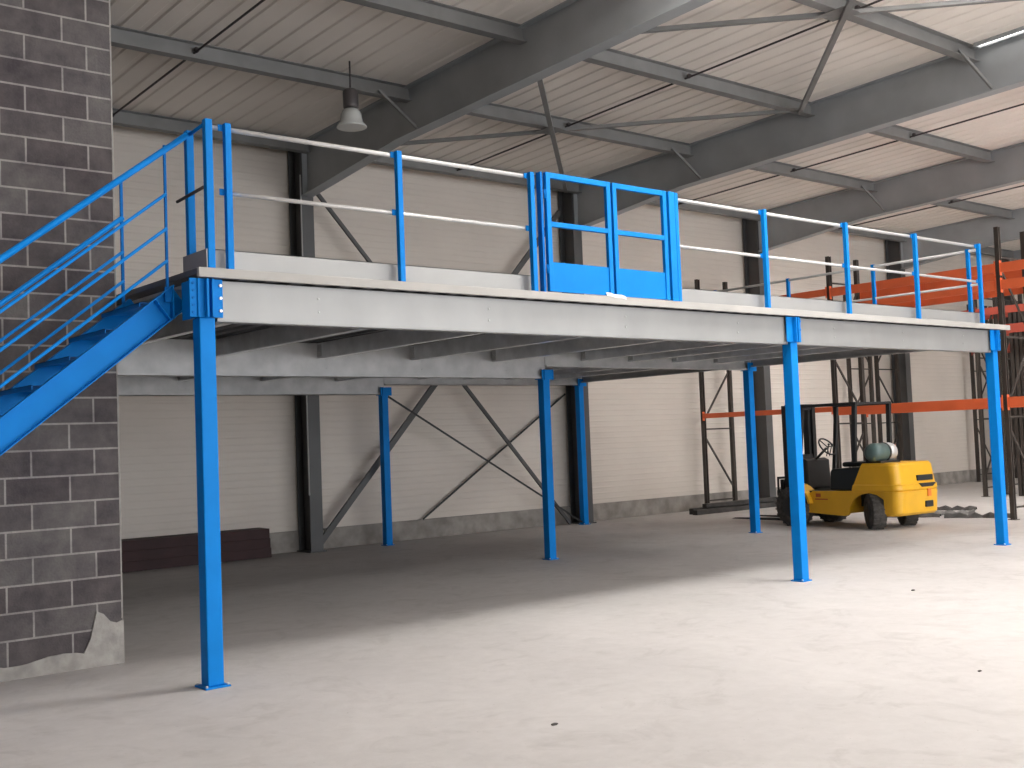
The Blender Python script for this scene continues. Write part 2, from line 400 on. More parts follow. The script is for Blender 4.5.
# ------------------------------------------------------------------ the mezzanine
def bolt(mb, p, n, r=.014, l=.014): mb.tube(p, V(p)+V(n)*l, r, 6)
cw = .12
def mezz_column(x, y, label, bracket=True, faces=('front', 'left')):
    # (x, y) is the front left corner of the tube
    cx, cy = x+cw/2, y+cw/2; pb = .095 if x < .1 else .082
    t = thing('mezzanine_column', (cx, cy, 0), label, 'column', 'blue mezzanine columns')
    zs_ = ZB+.02 if y < .1 else (2.475 if x < 8 else 2.635)
    MB().box(x, y, .012, x+cw, y+cw, zs_, .008).build('shaft', 'blue', t)
    b = MB().box(cx-pb, cy-pb, 0, cx+pb, cy+pb, .012, .003).build('base_plate', 'blue', t)
    mb = MB()
    for a in (-1, 1):
        for c in (-1, 1): bolt(mb, (cx+a*(pb-.016), cy+c*(pb-.016), .012), (0, 0, 1), .009, .014)
    mb.build('anchor_bolt', 'bolt', b)
    h0 = zs_
    mb = MB()      # head: closed box with side plates
    if y < .1: mb.box(x+.012, y+.012, h0, x+cw-.012, y+cw-.012, ZD-.08)
    if y < .1:
        mb.box(x-.075, y-.015, h0, x+cw+.055, y-.002, ZD-.075, .003)
        mb.box(x-.02, y-.03, h0+.0, x-.005, y+.25, ZD-.075, .003) if x < .1 else None
        mb.box(x+.035, y-.06, h0, x+.05, y-.01, ZD-.08)
        mb.box(x+.075, y-.06, h0, x+.09, y-.01, ZD-.08)
    else:
        mb.box(x-.045, y-.032, h0-.02, x+cw+.05, y-.020, h0+.12, .003)
        mb.box(x-.015, y-.05, h0-.02, x-.002, y-.01, h0+.12, .003)
        mb.box(x-.03, y-.02, h0-.012, x+cw+.03, y+cw+.02, h0-.001, .002)
    hd = mb.build('head_bracket', 'blue', t)
    mb = MB()
    if y < .1:
        for k in range(3 if x < .1 else 2): bolt(mb, (x+cw+.035, y-.015, ZD-.12-.07*k*1.3), (0, -1, 0), .012, .012)
    else:
        for k in range(2): bolt(mb, (x+cw+.03, y-.032, h0+.03+.06*k), (0, -1, 0), .010, .010)
    mb.build('bolt', 'bolt' if y < .1 and x < .1 else 'blue', hd)
    if x < .1:
        mb = MB()
        for k in range(5): bolt(mb, (x-.05, y-.015, ZD-.11-.052*k), (0, -1, 0), .010, .008)
        mb.build('bolt_row', 'bluedark', hd)
mezz_column(X0, Y0, 'tall blue mezzanine column nearest the viewer, at the top of the staircase')
mezz_column(X1, Y0, 'blue mezzanine column in the middle of the front edge, left of the forklift')
mezz_column(X2, Y0, 'blue mezzanine column at the right end of the front edge')
mezz_column(X1, Y1, 'blue mezzanine column in the middle row under the gate')
mezz_column(X2, Y1, 'blue mezzanine column in the middle row at the right side, beside the rack frame')
mezz_column(X1, Y2, 'shaded blue mezzanine column at the rear, with the thin cross rods starting at its head')
mezz_column(X2, Y2, 'blue mezzanine column at the rear right corner, in front of a dark wall column')

# main beams (galvanised channel beams)
def main_beam(xa, xb, y, label, z0=None, z1=ZD-.078):
    z0 = z0 or (ZB if y < .1 else (2.48 if xa < 5 else 2.64))
    t = thing('main_beam', ((xa+xb)/2, y+.04, z0), label, 'beam', 'galvanised main beams')
    mb = MB()
    mb.box(xa, y, z0, xb, y+.006, z1, 0)
    mb.box(xa, y, z0-.004, xb, y+.10, z0+.002); mb.box(xa, y, z1-.002, xb, y+.10, z1+.004-.004)
    mb.box(xa, y+.094, z0, xb, y+.10, z0+.03)
    if y > .1:
        mb.box(xa, y-.035, z0-.004, xb, y, z0+.004); mb.box(xa, y-.035, z0-.004, xb, y-.030, z0+.022)
    mb.build('beam_profile', 'galv' if y < .1 else 'galvj', t)
    mb = MB(); n = max(3, int((xb-xa)/1.35))
    for k in range(n):
        x = xa + (k+.5)*(xb-xa)/n
        bolt(mb, (x, y, z0+.10), (0, -1, 0), .009, .006); bolt(mb, (x, y, z0+.20), (0, -1, 0), .009, .006)
    mb.build('bolt', 'galvj', t)
main_beam(.145, X1-.03, .02, 'long pale galvanised main beam along the front edge, left of the middle front column')
main_beam(X1+cw+.02, X2-.02, .02, 'pale galvanised main beam along the front edge, right of the middle front column')
main_beam(0.0, X1+cw/2-.002, Y1+.02, 'grey galvanised main beam through the middle of the mezzanine, left length')
main_beam(X1+cw/2+.002, X2+cw-.01, Y1+.02, 'grey galvanised main beam through the middle of the mezzanine, right length')
main_beam(0.0, X1+cw/2-.002, Y2+.02, 'grey galvanised main beam along the rear of the mezzanine, left length')
main_beam(X1+cw/2+.002, X2+cw-.01, Y2+.02, 'grey galvanised main beam along the rear of the mezzanine, right length')
# side beams
for (xx, ya, yb, l) in ((X2+.03, cw+.01, Y1-.01, 'right side of the mezzanine, front half'), (X2+.03, Y1+cw+.02, Y2-.01, 'right side of the mezzanine, rear half'),
                        (X0+.02, .14, Y1+.01, 'left side of the mezzanine beside the staircase')):
    t = thing('side_beam', (xx, (ya+yb)/2, ZB+.1), 'galvanised side beam on the %s' % l, 'beam', 'galvanised side beams')
    MB().cbar((xx+.03, ya, (ZB+.1+ZD-.08)/2), (xx+.03, yb, (ZB+.1+ZD-.08)/2), .06, ZD-.08-ZB-.1, .004, side=-1, lip=.02).build('beam_profile', 'galvj', t)
# joists along Y in both bays
jx = [.75 + 1.3*i for i in range(5)] + [7.55 + .92*i for i in range(4)]
xs_all = [.72, 2.04, 3.36, 4.68, 5.98, 7.60, 8.55, 9.50, 10.45]
for bi, (ya, yb, nm) in enumerate([(.125, Y1+.015, 'front'), (Y1+.13, Y2+.015, 'rear')]):
    for i, x in enumerate(xs_all):
        t = thing('floor_joist', (x, (ya+yb)/2, ZB+.09), 'galvanised joist under the deck, %s of nine from the left in the %s bay' % (['first', 'second', 'third', 'fourth', 'fifth', 'sixth', 'seventh', 'eighth', 'ninth'][i], nm), 'joist', 'deck joists')
        z0, z1 = (ZB+.11 if x < 7 else ZB+.15), ZD-.078
        MB().cbar((x, ya, (z0+z1)/2), (x, yb, (z0+z1)/2), .085, z1-z0, .004, side=1, lip=.016).build('joist_profile', 'galvs', t)
        mb = MB()
        mb.box(x-.05, yb-.09, z0+.02, x-.04, yb-.005, z1-.02); bolt(mb, (x-.05, yb-.05, z0+.08), (-1, 0, 0), .012, .012)
        mb.build('end_cleat', 'galvj', t)
# deck: ribbed steel floor with a pale edge strip
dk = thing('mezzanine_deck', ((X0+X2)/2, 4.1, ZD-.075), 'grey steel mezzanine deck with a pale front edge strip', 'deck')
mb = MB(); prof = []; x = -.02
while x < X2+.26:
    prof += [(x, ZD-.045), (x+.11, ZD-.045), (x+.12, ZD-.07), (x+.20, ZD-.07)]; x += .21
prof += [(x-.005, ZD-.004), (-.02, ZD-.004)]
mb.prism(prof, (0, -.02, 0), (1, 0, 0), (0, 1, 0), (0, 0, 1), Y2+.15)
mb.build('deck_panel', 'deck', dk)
MB().box(-.02, -.055, ZD-.068, X2+.40, -.021, ZD, .003).box(-.02, -.021, ZD-.008, X2+.40, .10, ZD).build('edge_strip', 'edge', dk)['label'] = 'pale strip along the front edge of the deck'
MB().box(X2+.30, -.02, ZD-.03, X2+.38, Y2+.13, ZD-.006).build('side_strip', 'galvj', dk)

# ------------------------------------------------------------------ guardrails
PW = .048; ZT = ZD+1.065
def post(t, x, y, top=ZT, w=PW, d=PW, z=ZD, m='blue'):
    p = MB().box(x-w/2, y-d/2, z, x+w/2, y+d/2, top, .004).build('post', m, t)
    return p
def clip(p, x, y, z):
    MB().box(x-.058, y+.018, z-.024, x-.010, y+.026, z+.024, .002).build('clip', 'blue', p)
RY = -.0; TY = .035
def run(t, xa, xb):
    pass
g = thing('guardrail', (1.6, 0, ZD), 'front guardrail left of the blue gate, with bare metal rails between blue posts', 'guardrail', 'mezzanine guardrails')
for x in (.235, 1.72, 3.13):
    p = post(g, x, -.02); clip(p, x, -.02, ZT-.03); clip(p, x, -.02, ZT-.50)
MB().tube((.12, .022, ZT-.03), (3.15, .022, ZT-.03), .019, 12).build('top_rail', 'rail', g)
MB().tube((.20, .022, ZT-.50), (3.15, .022, ZT-.50), .017, 12).build('mid_rail', 'rail', g)
MB().box(.11, .05, ZD, 3.20, .056, ZD+.155).box(.11, .05, ZD+.149, 3.20, .065, ZD+.155).build('toe_board', 'toe', g)
g = thing('guardrail', (8, 0, ZD), 'long front guardrail right of the blue gate, with bare metal rails between blue posts', 'guardrail', 'mezzanine guardrails')
for x in (6.42, 7.92, 9.40, 10.96):
    p = post(g, x, -.02); clip(p, x, -.02, ZT-.03); clip(p, x, -.02, ZT-.50)
MB().tube((5.05, .022, ZT-.03), (X2-.25, .022, ZT-.03), .019, 12).build('top_rail', 'rail', g)
MB().tube((5.05, .022, ZT-.50), (X2-.25, .022, ZT-.50), .017, 12).build('mid_rail', 'rail', g)
MB().box(5.03, .05, ZD, X2-.2, .056, ZD+.155).box(5.03, .05, ZD+.149, X2-.2, .065, ZD+.155).build('toe_board', 'toe', g)
XS = X2+.02
g = thing('guardrail', (XS, 4, ZD), 'guardrail down the right side of the mezzanine towards the back wall', 'guardrail', 'mezzanine guardrails')
for y in (.29, 1.76, 3.27, 4.75, 6.3, 7.9):
    p = post(g, XS, y)
MB().tube((XS, .16, ZT-.03), (XS, 8.1, ZT-.03), .019, 12).build('top_rail', 'rail', g)
MB().tube((XS, .16, ZT-.50), (XS, 8.1, ZT-.50), .017, 12).build('mid_rail', 'rail', g)
MB().box(XS-.034, .1, ZD, XS-.028, 8.1, ZD+.15).build('toe_board', 'toe', g)
g = thing('guardrail', (.08, .15, ZD), 'short blue return rail at the head of the stairs on the corner of the deck', 'guardrail', 'mezzanine guardrails')
post(g, .085, -.02, ZT+.01, .055, .055); post(g, .085, .30, ZT, .055, .055)
MB().tube((.085, 0, ZT-.01), (.085, .30, ZT-.03), .014, 10).build('top_rail', 'blue', g)
MB().tube((.055, -.0, ZT-.48), (.055, .46, ZT-.50), .012, 10).build('mid_rail', 'darkrod', g)['label'] = 'dark bare rod with a free end'
MB().box(.045, -.045, ZD, .051, .36, ZD+.135).build('toe_board', 'toed', g)['label'] = 'dull grey end plate'

# double gate
def leaf(xa, xb, label, hinge_left):
    t = thing('gate_leaf', ((xa+xb)/2, -.03, ZD+.01), label, 'gate', 'blue gate leaves')
    z0, z1 = ZD+.01, ZT+.02; s = .05; y = -.05
    mb = MB()
    mb.box(xa, y, z0, xa+s, y+.04, z1, .003); mb.box(xb-s, y, z0, xb, y+.04, z1, .003)
    mb.box(xa+s, y+.002, z1-s, xb-s, y+.038, z1, .003)
    mb.box(xa+s, y+.002, z0+.585, xb-s, y+.038, z0+.63, .003)
    mb.build('frame', 'blue', t)
    MB().box(xa+s, y+.012, z0, xb-s, y+.02, z0+.265).build('kick_panel', 'blue', t)
    mb = MB(); hx = xa if hinge_left else xb
    for z in (z0+.2, z1-.2): MB().tube((hx, y+.02, z-.04), (hx, y+.02, z+.04), .014, 10).build('hinge', 'blue', t)
leaf(3.285, 4.09, 'left leaf of the blue double gate on the deck edge', True)
leaf(4.12, 4.86, 'right leaf of the blue double gate on the deck edge', False)
tag(MB().box(3.235, -.03, ZD, 3.262, .03, ZT+.02, .003).build('gate_post', 'bluedark'), 'narrow blue gate post left of the double gate', 'post', 'gate posts')
tag(MB().box(4.885, -.06, ZD, 4.97, .02, ZT+.02, .003).box(4.985, -.05, ZD, 5.03, .0, ZT+.02, .003).box(4.96, -.03, ZD, 5.0, -.02, ZT).build('gate_post', 'blue'), 'wide double blue gate post right of the double gate', 'post', 'gate posts')
mb = MB()
mb.grid(lambda i, j: (3.97+i*.05+j*.01, -.056+j*.001-.0*i, ZD+.034-j*.016-.004*i+.004*math.sin(i*2)), 6, 3)
sc = mb.build('paper_scrap', 'paper'); tag(sc, 'small white scrap of paper on the deck edge below the gate', 'paper')
sm = sc.modifiers.new('thickness', 'SOLIDIFY'); sm.thickness = .004

# ------------------------------------------------------------------ staircase
SL = .79; YN, YFAR = .30, 1.10
def nz(x): return 2.872 + SL*(x+.06)            # stringer top line
st = thing('staircase', (-1.9, .7, 0), 'blue steel staircase climbing from the left up to the deck corner', 'staircase')
d = V((1, 0, SL)).normalized(); nrm = V((-SL, 0, 1)).normalized()
xe = -.075; xb_ = xe - 2.86/SL
for y, side, nm in ((YN-.02, 1, 'n'), (YFAR+.02, -1, 'f')):
    h = .19
    a = V((xe, y, nz(xe))) - nrm*h/2; b_ = V((xb_+.02, y, nz(xb_+.02))) - nrm*h/2
    mb = MB()
    mb.cbar(b_, a, .06, h, .007, up=(-SL, 0, 1), side=(1 if nm == 'n' else -1))
    if nm == 'n':
        mb.box(xe-.01, y-.03, nz(xe)-.25, xe+.0, y+.03, nz(xe)-.01)
        mb.obox(V((xe-.14, y-.004, nz(xe-.14)))-nrm*h/2, d, (0, 1, 0), nrm, .006, .05, h-.01)
    mb.box(b_.x-.06, y-.05, 0, b_.x+.12, y+.05, .012)
    mb.build('stringer', 'blue', st)
ntr = 14; rise = ZD/15; 
for k in range(1, ntr+1):
    z = ZD - k*rise - .07; x1 = -.06 - (k-1)*rise/SL - .01; x0 = x1 - .235
    mb = MB(); ya, yb = YN+.02, YFAR-.02
    mb.box(x0, ya, z-.006+.045, x1, yb, z+.045, 0)
    mb.box(x0, ya, z+.012, x0+.006, yb, z+.045); mb.box(x1-.006, ya, z+.0, x1, yb, z+.045)
    mb.build('tread', 'bluedark', st)
def hz(x): return 4.0 + SL*(x-.03)             # top handrail line, near side
near = thing('stair_handrail', (-.5, YN, ZD-.4), 'blue handrail on the near side of the stairs with three thinner rails below', 'handrail', 'stair rails')
MB().tube((.06, YN-.02, ZT-.04), (-3.3, YN-.02, hz(-3.3)), .023, 12).build('handrail', 'blue', near)
for x in (-.11, -1.5, -2.9):
    MB().box(x-.009, YN-.025, nz(x)-.09, x+.009, YN-.005, hz(x)-.01, .002).box(x-.025, YN-.03, nz(x)-.10, x+.025, YN-.015, nz(x)+.01, .002).build('post', 'bluedark', near)
for dz in (.37, .62, .855):
    MB().tube((-.11, YN-.03, hz(-.11)-dz), (-3.2, YN-.03, hz(-3.2)-dz), .012, 10).build('mid_rail', 'blue', near)
far = thing('stair_handrail', (-.5, YFAR, ZD-.4), 'blue rail on the wall side of the stairs, posts capped in white above three rails', 'handrail', 'stair rails')
for x in (-.125, -1.5, -2.9):
    p = MB().box(x-.011, YFAR-.01, nz(x)-.09, x+.011, YFAR+.012, hz(x)-.09, .002).build('post', 'bluedark', far)
    MB().tube((x, YFAR, hz(x)-.09), (x, YFAR, hz(x)-.065), .012, 10).build('end_cap', 'paper', p)['label'] = 'white end cap'
for i, dz in enumerate((.39, .655, .885)):
    MB().tube((-.12, YFAR-.01, hz(-.12)-dz), (-3.2, YFAR-.01, hz(-3.2)-dz), .020 if i == 0 else .012, 10).build('mid_rail', 'blue', far)

# thin cross rods at the rear of the mezzanine
for s, (p, q, l) in enumerate([((X1+.13, Y2+.06, 2.46), (X2, Y2+.06, 0.05), 'falling to the right'), ((7.9, 8.665, .335), (11.35, 8.665, 2.50), 'rising to the right')]):
    tag(MB().bar(p, q, .012, .032).build('cross_rod', 'black'), 'thin dark cross rod between the two rear blue columns, %s' % l, 'rod', 'rear cross rods')

# ------------------------------------------------------------------ pallet racking
UH = 4.93
def rack_frame(x, y, label, H=UH, dep=.92, flip=0):
    t = thing('rack_frame', (x+dep/2, y, 0), label, 'rack frame', 'pallet rack end frames')
    for xx in (x, x+dep):
        u = MB().cbar((xx, y, .01), (xx, y, H), .075, .085, .006, up=(1, 0, 0), side=1 if xx > x else -1, lip=.02).build('upright', 'upright', t)
        MB().box(xx-.07, y-.07, 0, xx+.07, y+.07, .01).build('foot_plate', 'upright', u)
    mb = MB(); L, Rr = x+.03, x+dep-.03
    if flip: L, Rr = Rr, L
    for z in (.2, 1.72, 3.07, 4.42): mb.bar((L, y, z), (Rr, y, z), .02, .03)
    for a, za, b, zb in ((Rr, .45, L, 1.55), (L, 1.92, Rr, 2.95), (Rr, 3.2, L, 4.25)): mb.bar((a, y, za), (b, y, zb), .022, .04)
    mb.build('diagonal_bracing', 'upright', t)
def rack_beam(x, ya, yb, z, label, h=.11, m='orange'):
    t = thing('rack_beam', (x, (ya+yb)/2, z-h), label, 'rack beam', 'pallet rack beams')
    MB().box(x-.022, ya+.05, z-h, x+.022, yb-.05, z, .006).build('beam', m, t)
    for y in (ya+.047, yb-.047):
        MB().box(x-.034, y-.003, z-h-.05, x+.034, y+.003, z+.04).build('end_plate', m, t)
RA, RB, RC = 15.1, 20.55, 26.45
fy = [8.45, 5.15, 1.8, -1.5]
pos = ['against the back wall', 'second from the back wall', 'third from the back wall', 'fourth from the back wall']
for x, nm, n in ((RA, 'rack row nearest the mezzanine', 4), (RB, 'middle rack row', 3), (RC, 'farthest rack row', 2)):
    for k in range(n):
        rack_frame(x, fy[k], 'dark upright rack frame in the %s, %s' % (nm, pos[k]), flip=k % 2)
for k in range(2): rack_frame(RB+1.2, fy[k], 'dark rack frame back to back with the middle row, %s' % pos[k], flip=1)
rack_frame(RC+1.2, fy[0], 'dark upright rack frame standing back to back with the farthest row at the back wall')
for x, nm, n in ((RA, 'nearest rack row', 3), (RB, 'middle rack row', 2), (RC, 'farthest rack row', 1)):
    for k in range(n):
        ya, yb = fy[k+1], fy[k]
        for side, xx in (('front', x-.045), ('rear', x+.92+.045)):
            bname = ['bay by the back wall', 'second bay from the wall', 'third bay from the wall'][k]
            if x == RA:
                if side == 'front' or k > 0:
                    rack_beam(xx, ya, yb, 2.05, 'orange rack beam, lowest level, %s side, %s, %s' % (side, nm, bname), .10 if k == 0 else .17)
                if k > 0:
                    rack_beam(xx, ya, yb, 4.31, 'orange rack beam, top level, %s side, %s, %s' % (side, nm, bname), .16)
                    rack_beam(xx, ya, yb, 4.02, 'orange rack beam, second level, %s side, %s, %s' % (side, nm, bname), .16)
                elif side == 'front':
                    rack_beam(xx, ya, yb, 4.31, 'orange rack beam, top level, %s side, %s, %s' % (side, nm, bname), .13)
            else:
                rack_beam(xx, ya, yb, 4.15, 'shade-darkened orange rack beam, top level, %s side, %s, %s' % (side, nm, bname), .16, 'orange_shade')
                rack_beam(xx, ya, yb, 3.75, 'shade-darkened orange rack beam, second level, %s side, %s, %s' % (side, nm, bname), .20, 'orange_shade')

# rack frames strapped upright in a bundle between the rows
for k in range(4):
    x0, y0 = 20.95, 4.55 - .11*k
    t = thing('rack_frame', (x0+.3, y0, 0), ['nearest', 'second', 'third', 'rearmost'][3-k] + ' of four dark rack frames bundled upright at the right edge', 'rack frame', 'bundled rack frames')
    for xx in (x0, x0+.5):
        MB().cbar((xx, y0, 0), (xx, y0, 4.25-.06*k), .075, .085, .006, up=(1, 0, 0), side=1, lip=.02).build('upright', 'upright', t)
    mb = MB(); zz = .3
    while zz < 3.9:
        mb.bar((x0+.03, y0, zz), (x0+.47, y0, zz+.5), .02, .04); mb.bar((x0+.47, y0, zz+.5), (x0+.03, y0, zz+1.0), .02, .04); zz += 1.0
    mb.build('diagonal_bracing', 'upright', t)
PEB = [(0.96, -2.54, .013, 'tiny dark crumb on the bright floor at the bottom centre of the picture'), (3.78, -3.61, .010, 'tiny dark crumb on the bright floor near the right edge'),
       (6.86, -1.28, .014, 'tiny dark crumb on the floor between the middle and right front blue columns')]
# things lying on the floor
def steel_stack(x0, y0, x1, y1, nx, nz_, w, h, m, name, label, cat, rz=0):
    pass
rows = [('first', 0), ('second', 1), ('third', 2)]
for lvl in range(3):
    for k in range(3):
        z = lvl*.146; y = 8.28 + k*.132
        tag(MB().box(-2.2 - .05*k, y, z, 4.80-.012*lvl+.01*k, y+.13, z+.145, .003).build('steel_beam', 'maroon'),
            'dark red steel beam lying in the stack by the back wall, %s layer, %s from the front' % (['bottom', 'middle', 'top'][lvl], ['first', 'second', 'third'][k]), 'beam', 'dark red beams stacked on the floor')
for k, (xa, xb, y, z, w, h) in enumerate([(13.9, 16.9, 7.75, 0, .12, .10), (14.0, 16.6, 7.93, 0, .12, .12), (14.9, 17.2, 8.1, 0, .1, .09), (14.3, 16.9, 7.84, .12, .11, .08)]):
    tag(MB().box(xa, y-w/2, z, xb, y+w/2, z+h, .006).build('steel_beam', 'debris'),
        'dark steel section on the floor beside the rack by the back wall, %s' % ['front one', 'middle one', 'rear one', 'one lying on top'][k], 'beam', 'dark sections by the wall')
rnd = random.Random(5)
for k, (x, y, l, a, m) in enumerate([(15.0, 3.75, 1.2, -1.15, 'debris'), (15.35, 2.55, 1.1, -1.15, 'debris'), (15.75, 3.35, .9, -1.0, 'sheet'), (16.1, 4.5, 1.0, -1.1, 'sheet'), (16.75, 3.9, 1.0, -1.2, 'debris')]):
    mb = MB(); d2 = V((math.cos(a), math.sin(a), 0)); s2 = V((-d2.y, d2.x, 0))
    def f(i, j):
        hgt = .02 + .05*abs(math.sin(i*1.7+k)) + .02*rnd.random()
        if j in (0, 4): hgt = .004
        return V((x, y, hgt)) + d2*(i/9-.5)*l + s2*(j/4-.5)*.30*(1+.3*math.sin(i*2.1+k))
    mb.grid(f, 10, 5)
    o = mb.build('scrap_bundle', m); tag(o, ['dark crumpled scrap on the floor just right of the forklift', 'dark crumpled scrap on the floor in front of the near rack frame',
        'grey crumpled film between the scrap and the rack', 'grey crumpled film farther back between the racks', 'dark crumpled scrap farthest back between the racks'][k], 'scrap', 'scrap on the floor by the racks')
    sm = o.modifiers.new('thickness', 'SOLIDIFY'); sm.thickness = .006

for x, y, r, l in PEB:
    rr = random.Random(int(abs(x*100)))
    mb = MB(); bmesh.ops.create_icosphere(mb.bm, subdivisions=2, radius=r)
    for v in mb.bm.verts:
        v.co = V((x + v.co.x*1.7*(1+.3*rr.random()), y + v.co.y*(1+.3*rr.random()), max(0, r*.4 + v.co.z*.6)))
    tag(mb.build('pebble', 'upright'), l, 'pebble', 'crumbs on the floor')

# ------------------------------------------------------------------ forklift (local: +Y forward, origin between the rear wheels on the floor)
FH = math.radians(87)
t = thing('forklift', (13.10, 2.80, 0), 'yellow forklift with black cab frame and gas bottle, parked by the racks', 'forklift', rz=FH-math.pi/2)
L_ = dict(local=True)
def B(mb, name, m, parent=None): return mb.build(name, m, parent or t, local=True)
EX, EY, EZ = V((1, 0, 0)), V((0, 1, 0)), V((0, 0, 1))
# counterweight: rounded plan profile, stacked rings
def cw_ring(z, w, yr, yf, r):
    pts = []
    for k in range(9):
        a = math.pi/2*k/8; pts.append((w-r+r*math.sin(a), yr+r-r*math.cos(a)))
    right = pts + [(w, yf)]
    ring = [(x, y, z) for x, y in right] + [(-x, y, z) for x, y in right[::-1]]
    return ring
def loft(rings):
    mb = MB(); R = [[mb.bm.verts.new(p) for p in r] for r in rings]; n = len(R[0])
    for A, Bq in zip(R, R[1:]):
        for i in range(n):
            f = mb.bm.faces.new((A[i], A[(i+1) % n], Bq[(i+1) % n], Bq[i]))
    mb.bm.faces.new(R[0][::-1]); mb.bm.faces.new(R[-1]); return mb
cwb = loft([cw_ring(.60, .56, -.50, .36, .13), cw_ring(.63, .575, -.52, .35, .14), cw_ring(.70, .575, -.515, .33, .14), cw_ring(.72, .555, -.49, .32, .13), cw_ring(1.01, .545, -.45, .18, .14), cw_ring(1.055, .52, -.42, .16, .14)])
cwt = B(cwb, 'counterweight', 'yellow')
low = loft([cw_ring(.22, .54, -.46, -.24, .12), cw_ring(.26, .56, -.50, -.24, .13), cw_ring(.60, .575, -.52, -.24, .14)])
B(low, 'rear_skirt', 'yellow')
# slots, light clusters on the rear face
B(MB().box(-.02, -.505, .755, .40, -.40, .845, .01), 'upper_vent', 'black', cwt)
B(MB().prism([(.06, .655), (.0, .70), (.0, .715), (.42, .715), (.42, .70), (.34, .655)], (0, -.53, 0), EX, EY, EZ, .1), 'lower_vent', 'black', cwt)
B(MB().box(.20, -.535, .50, .29, -.50, .62, .005), 'rear_lamp', 'amber', cwt)
B(MB().box(.14, -.53, .33, .34, -.48, .43, .01), 'tow_pin', 'black', cwt)
# chassis with wheel arch cut
prof = [(-.24, .62), (.42, .62), (.42, .60), (1.78, .60), (1.84, .45), (1.80, .24), (.62, .20), (.52, .24)]
arch = []
for k in range(9):
    a = math.pi*k/8; arch.append((.06+.40*math.cos(a), .22+.36*math.sin(a)))
poly = [(-.24, .62), (1.16, .60), (1.24, .55), (1.30, .45), (1.30, .24), (.55, .20)] + arch + []
ch = MB()
for sx in (-1, 1):
    ch.prism([(p[0], p[1]) for p in poly], (sx*.54 if sx < 0 else .50, 0, 0), EY, EX, EZ, .04 if sx > 0 else .04)
ch.box(-.50, .46, .24, .50, 1.24, .56, .02); ch.box(-.34, 1.20, .24, .34, 1.75, .56, .02)
B(ch, 'chassis', 'yellow')
B(MB().box(-.545, 1.00, .50, -.541, 1.10, .56).box(-.545, .86, .455, -.541, 1.12, .475), 'side_decal', 'decal')
# engine hood / seat box
hd = MB()
hd.prism([(.20, .62), (.20, 1.0), (.78, .97), (.82, .92), (.84, .62)], (-.50, 0, 0), EY, EX, EZ, 1.0, .02)
B(hd, 'engine_hood', 'vinyl')
B(MB().box(-.26, .30, .99, .26, .76, 1.07, .03), 'seat', 'vinyl')
B(MB().obox((0, .28, 1.2), EX, (0, .97, .2), (0, -.2, .97), .42, .07, .30, .03), 'seat_backrest', 'vinyl')
B(MB().prism([(1.42, .62), (1.44, 1.10), (1.54, 1.14), (1.62, 1.0), (1.64, .62)], (-.30, 0, 0), EY, EX, EZ, .60, .015), 'dashboard', 'black')
B(MB().box(-.50, .85, .56, .50, 1.62, .60), 'footwell', 'black')
swh = B(MB().tube((-.08, 1.42, 1.12), (-.08, 1.20, 1.30), .022, 10), 'steering_column', 'black')
ring = [V((-.08, 1.18, 1.33)) + V((1, 0, 0))*math.cos(a)*.17 + V((0, .60, .80))*math.sin(a)*.17 for a in [2*math.pi*k/24 for k in range(25)]]
mb = MB().path(ring, .014, 8)
for a in (0, 2.1, 4.2): mb.tube((-.08, 1.18, 1.33), V((-.08, 1.18, 1.33)) + V((1, 0, 0))*math.cos(a)*.16 + V((0, .60, .80))*math.sin(a)*.16, .01, 6)
B(mb, 'steering_wheel', 'black')
for xx in (.20, .28): B(MB().tube((xx, 1.42, 1.16), (xx, 1.36, 1.34), .008, 6).lathe((xx, 1.36, 1.34), (0, 0, 1), [(.01, 0), (.02, .01), (.02, .03), (.005, .04)], 8), 'control_lever', 'black')
# overhead guard
gd = MB()
for sx in (-1, 1):
    gd.bar((sx*.48, .34, 1.08), (sx*.46, .30, 2.02), .055, .07, up=(0, 1, 0))
    gd.bar((sx*.48, 1.50, .70), (sx*.46, 1.36, 2.02), .055, .06, up=(0, 1, 0))
    gd.bar((sx*.46, .26, 2.03), (sx*.46, 1.42, 2.03), .05, .05)
for k in range(8): gd.bar((-.46, .28+k*.16, 2.035), (.46, .28+k*.16, 2.035), .03 if k not in (0, 7) else .06, .03)
B(gd, 'overhead_guard', 'black')
# mast, carriage, forks
ms = MB()
for sx in (-1, 1):
    ms.box(sx*.34-.045, 1.76, .10, sx*.34+.045, 1.88, 2.06, .004); ms.box(sx*.26-.03, 1.80, .12, sx*.26+.03, 1.92, 2.0, .004)
for z in (.35, 1.1, 1.98): ms.box(-.34, 1.78, z, .34, 1.84, z+.10)
ms.tube((0, 1.84, .3), (0, 1.84, 1.9), .04, 12)
ms.box(-.48, 1.94, .16, .48, 1.98, .26); ms.box(-.48, 1.94, .5, .48, 1.98, .60)
for k in range(5): ms.box(-.46+k*.23-.012, 1.945, .58, -.46+k*.23+.012, 1.975, .80)
ms.box(-.47, 1.945, .79, .47, 1.975, .83); ms.box(-.40, 1.90, .20, .40, 1.965, .78)
mast = B(ms, 'mast', 'black')
for sx in (-1, 1):
    fk = MB().box(sx*.30-.06, 1.98, .07, sx*.30+.06, 2.03, .62, .005)
    fk.prism([(1.98, .06), (1.98, .11), (3.10, .08), (3.18, .06)], (sx*.30-.06, 0, 0), EY, EX, EZ, .12)
    B(fk, 'fork', 'black')
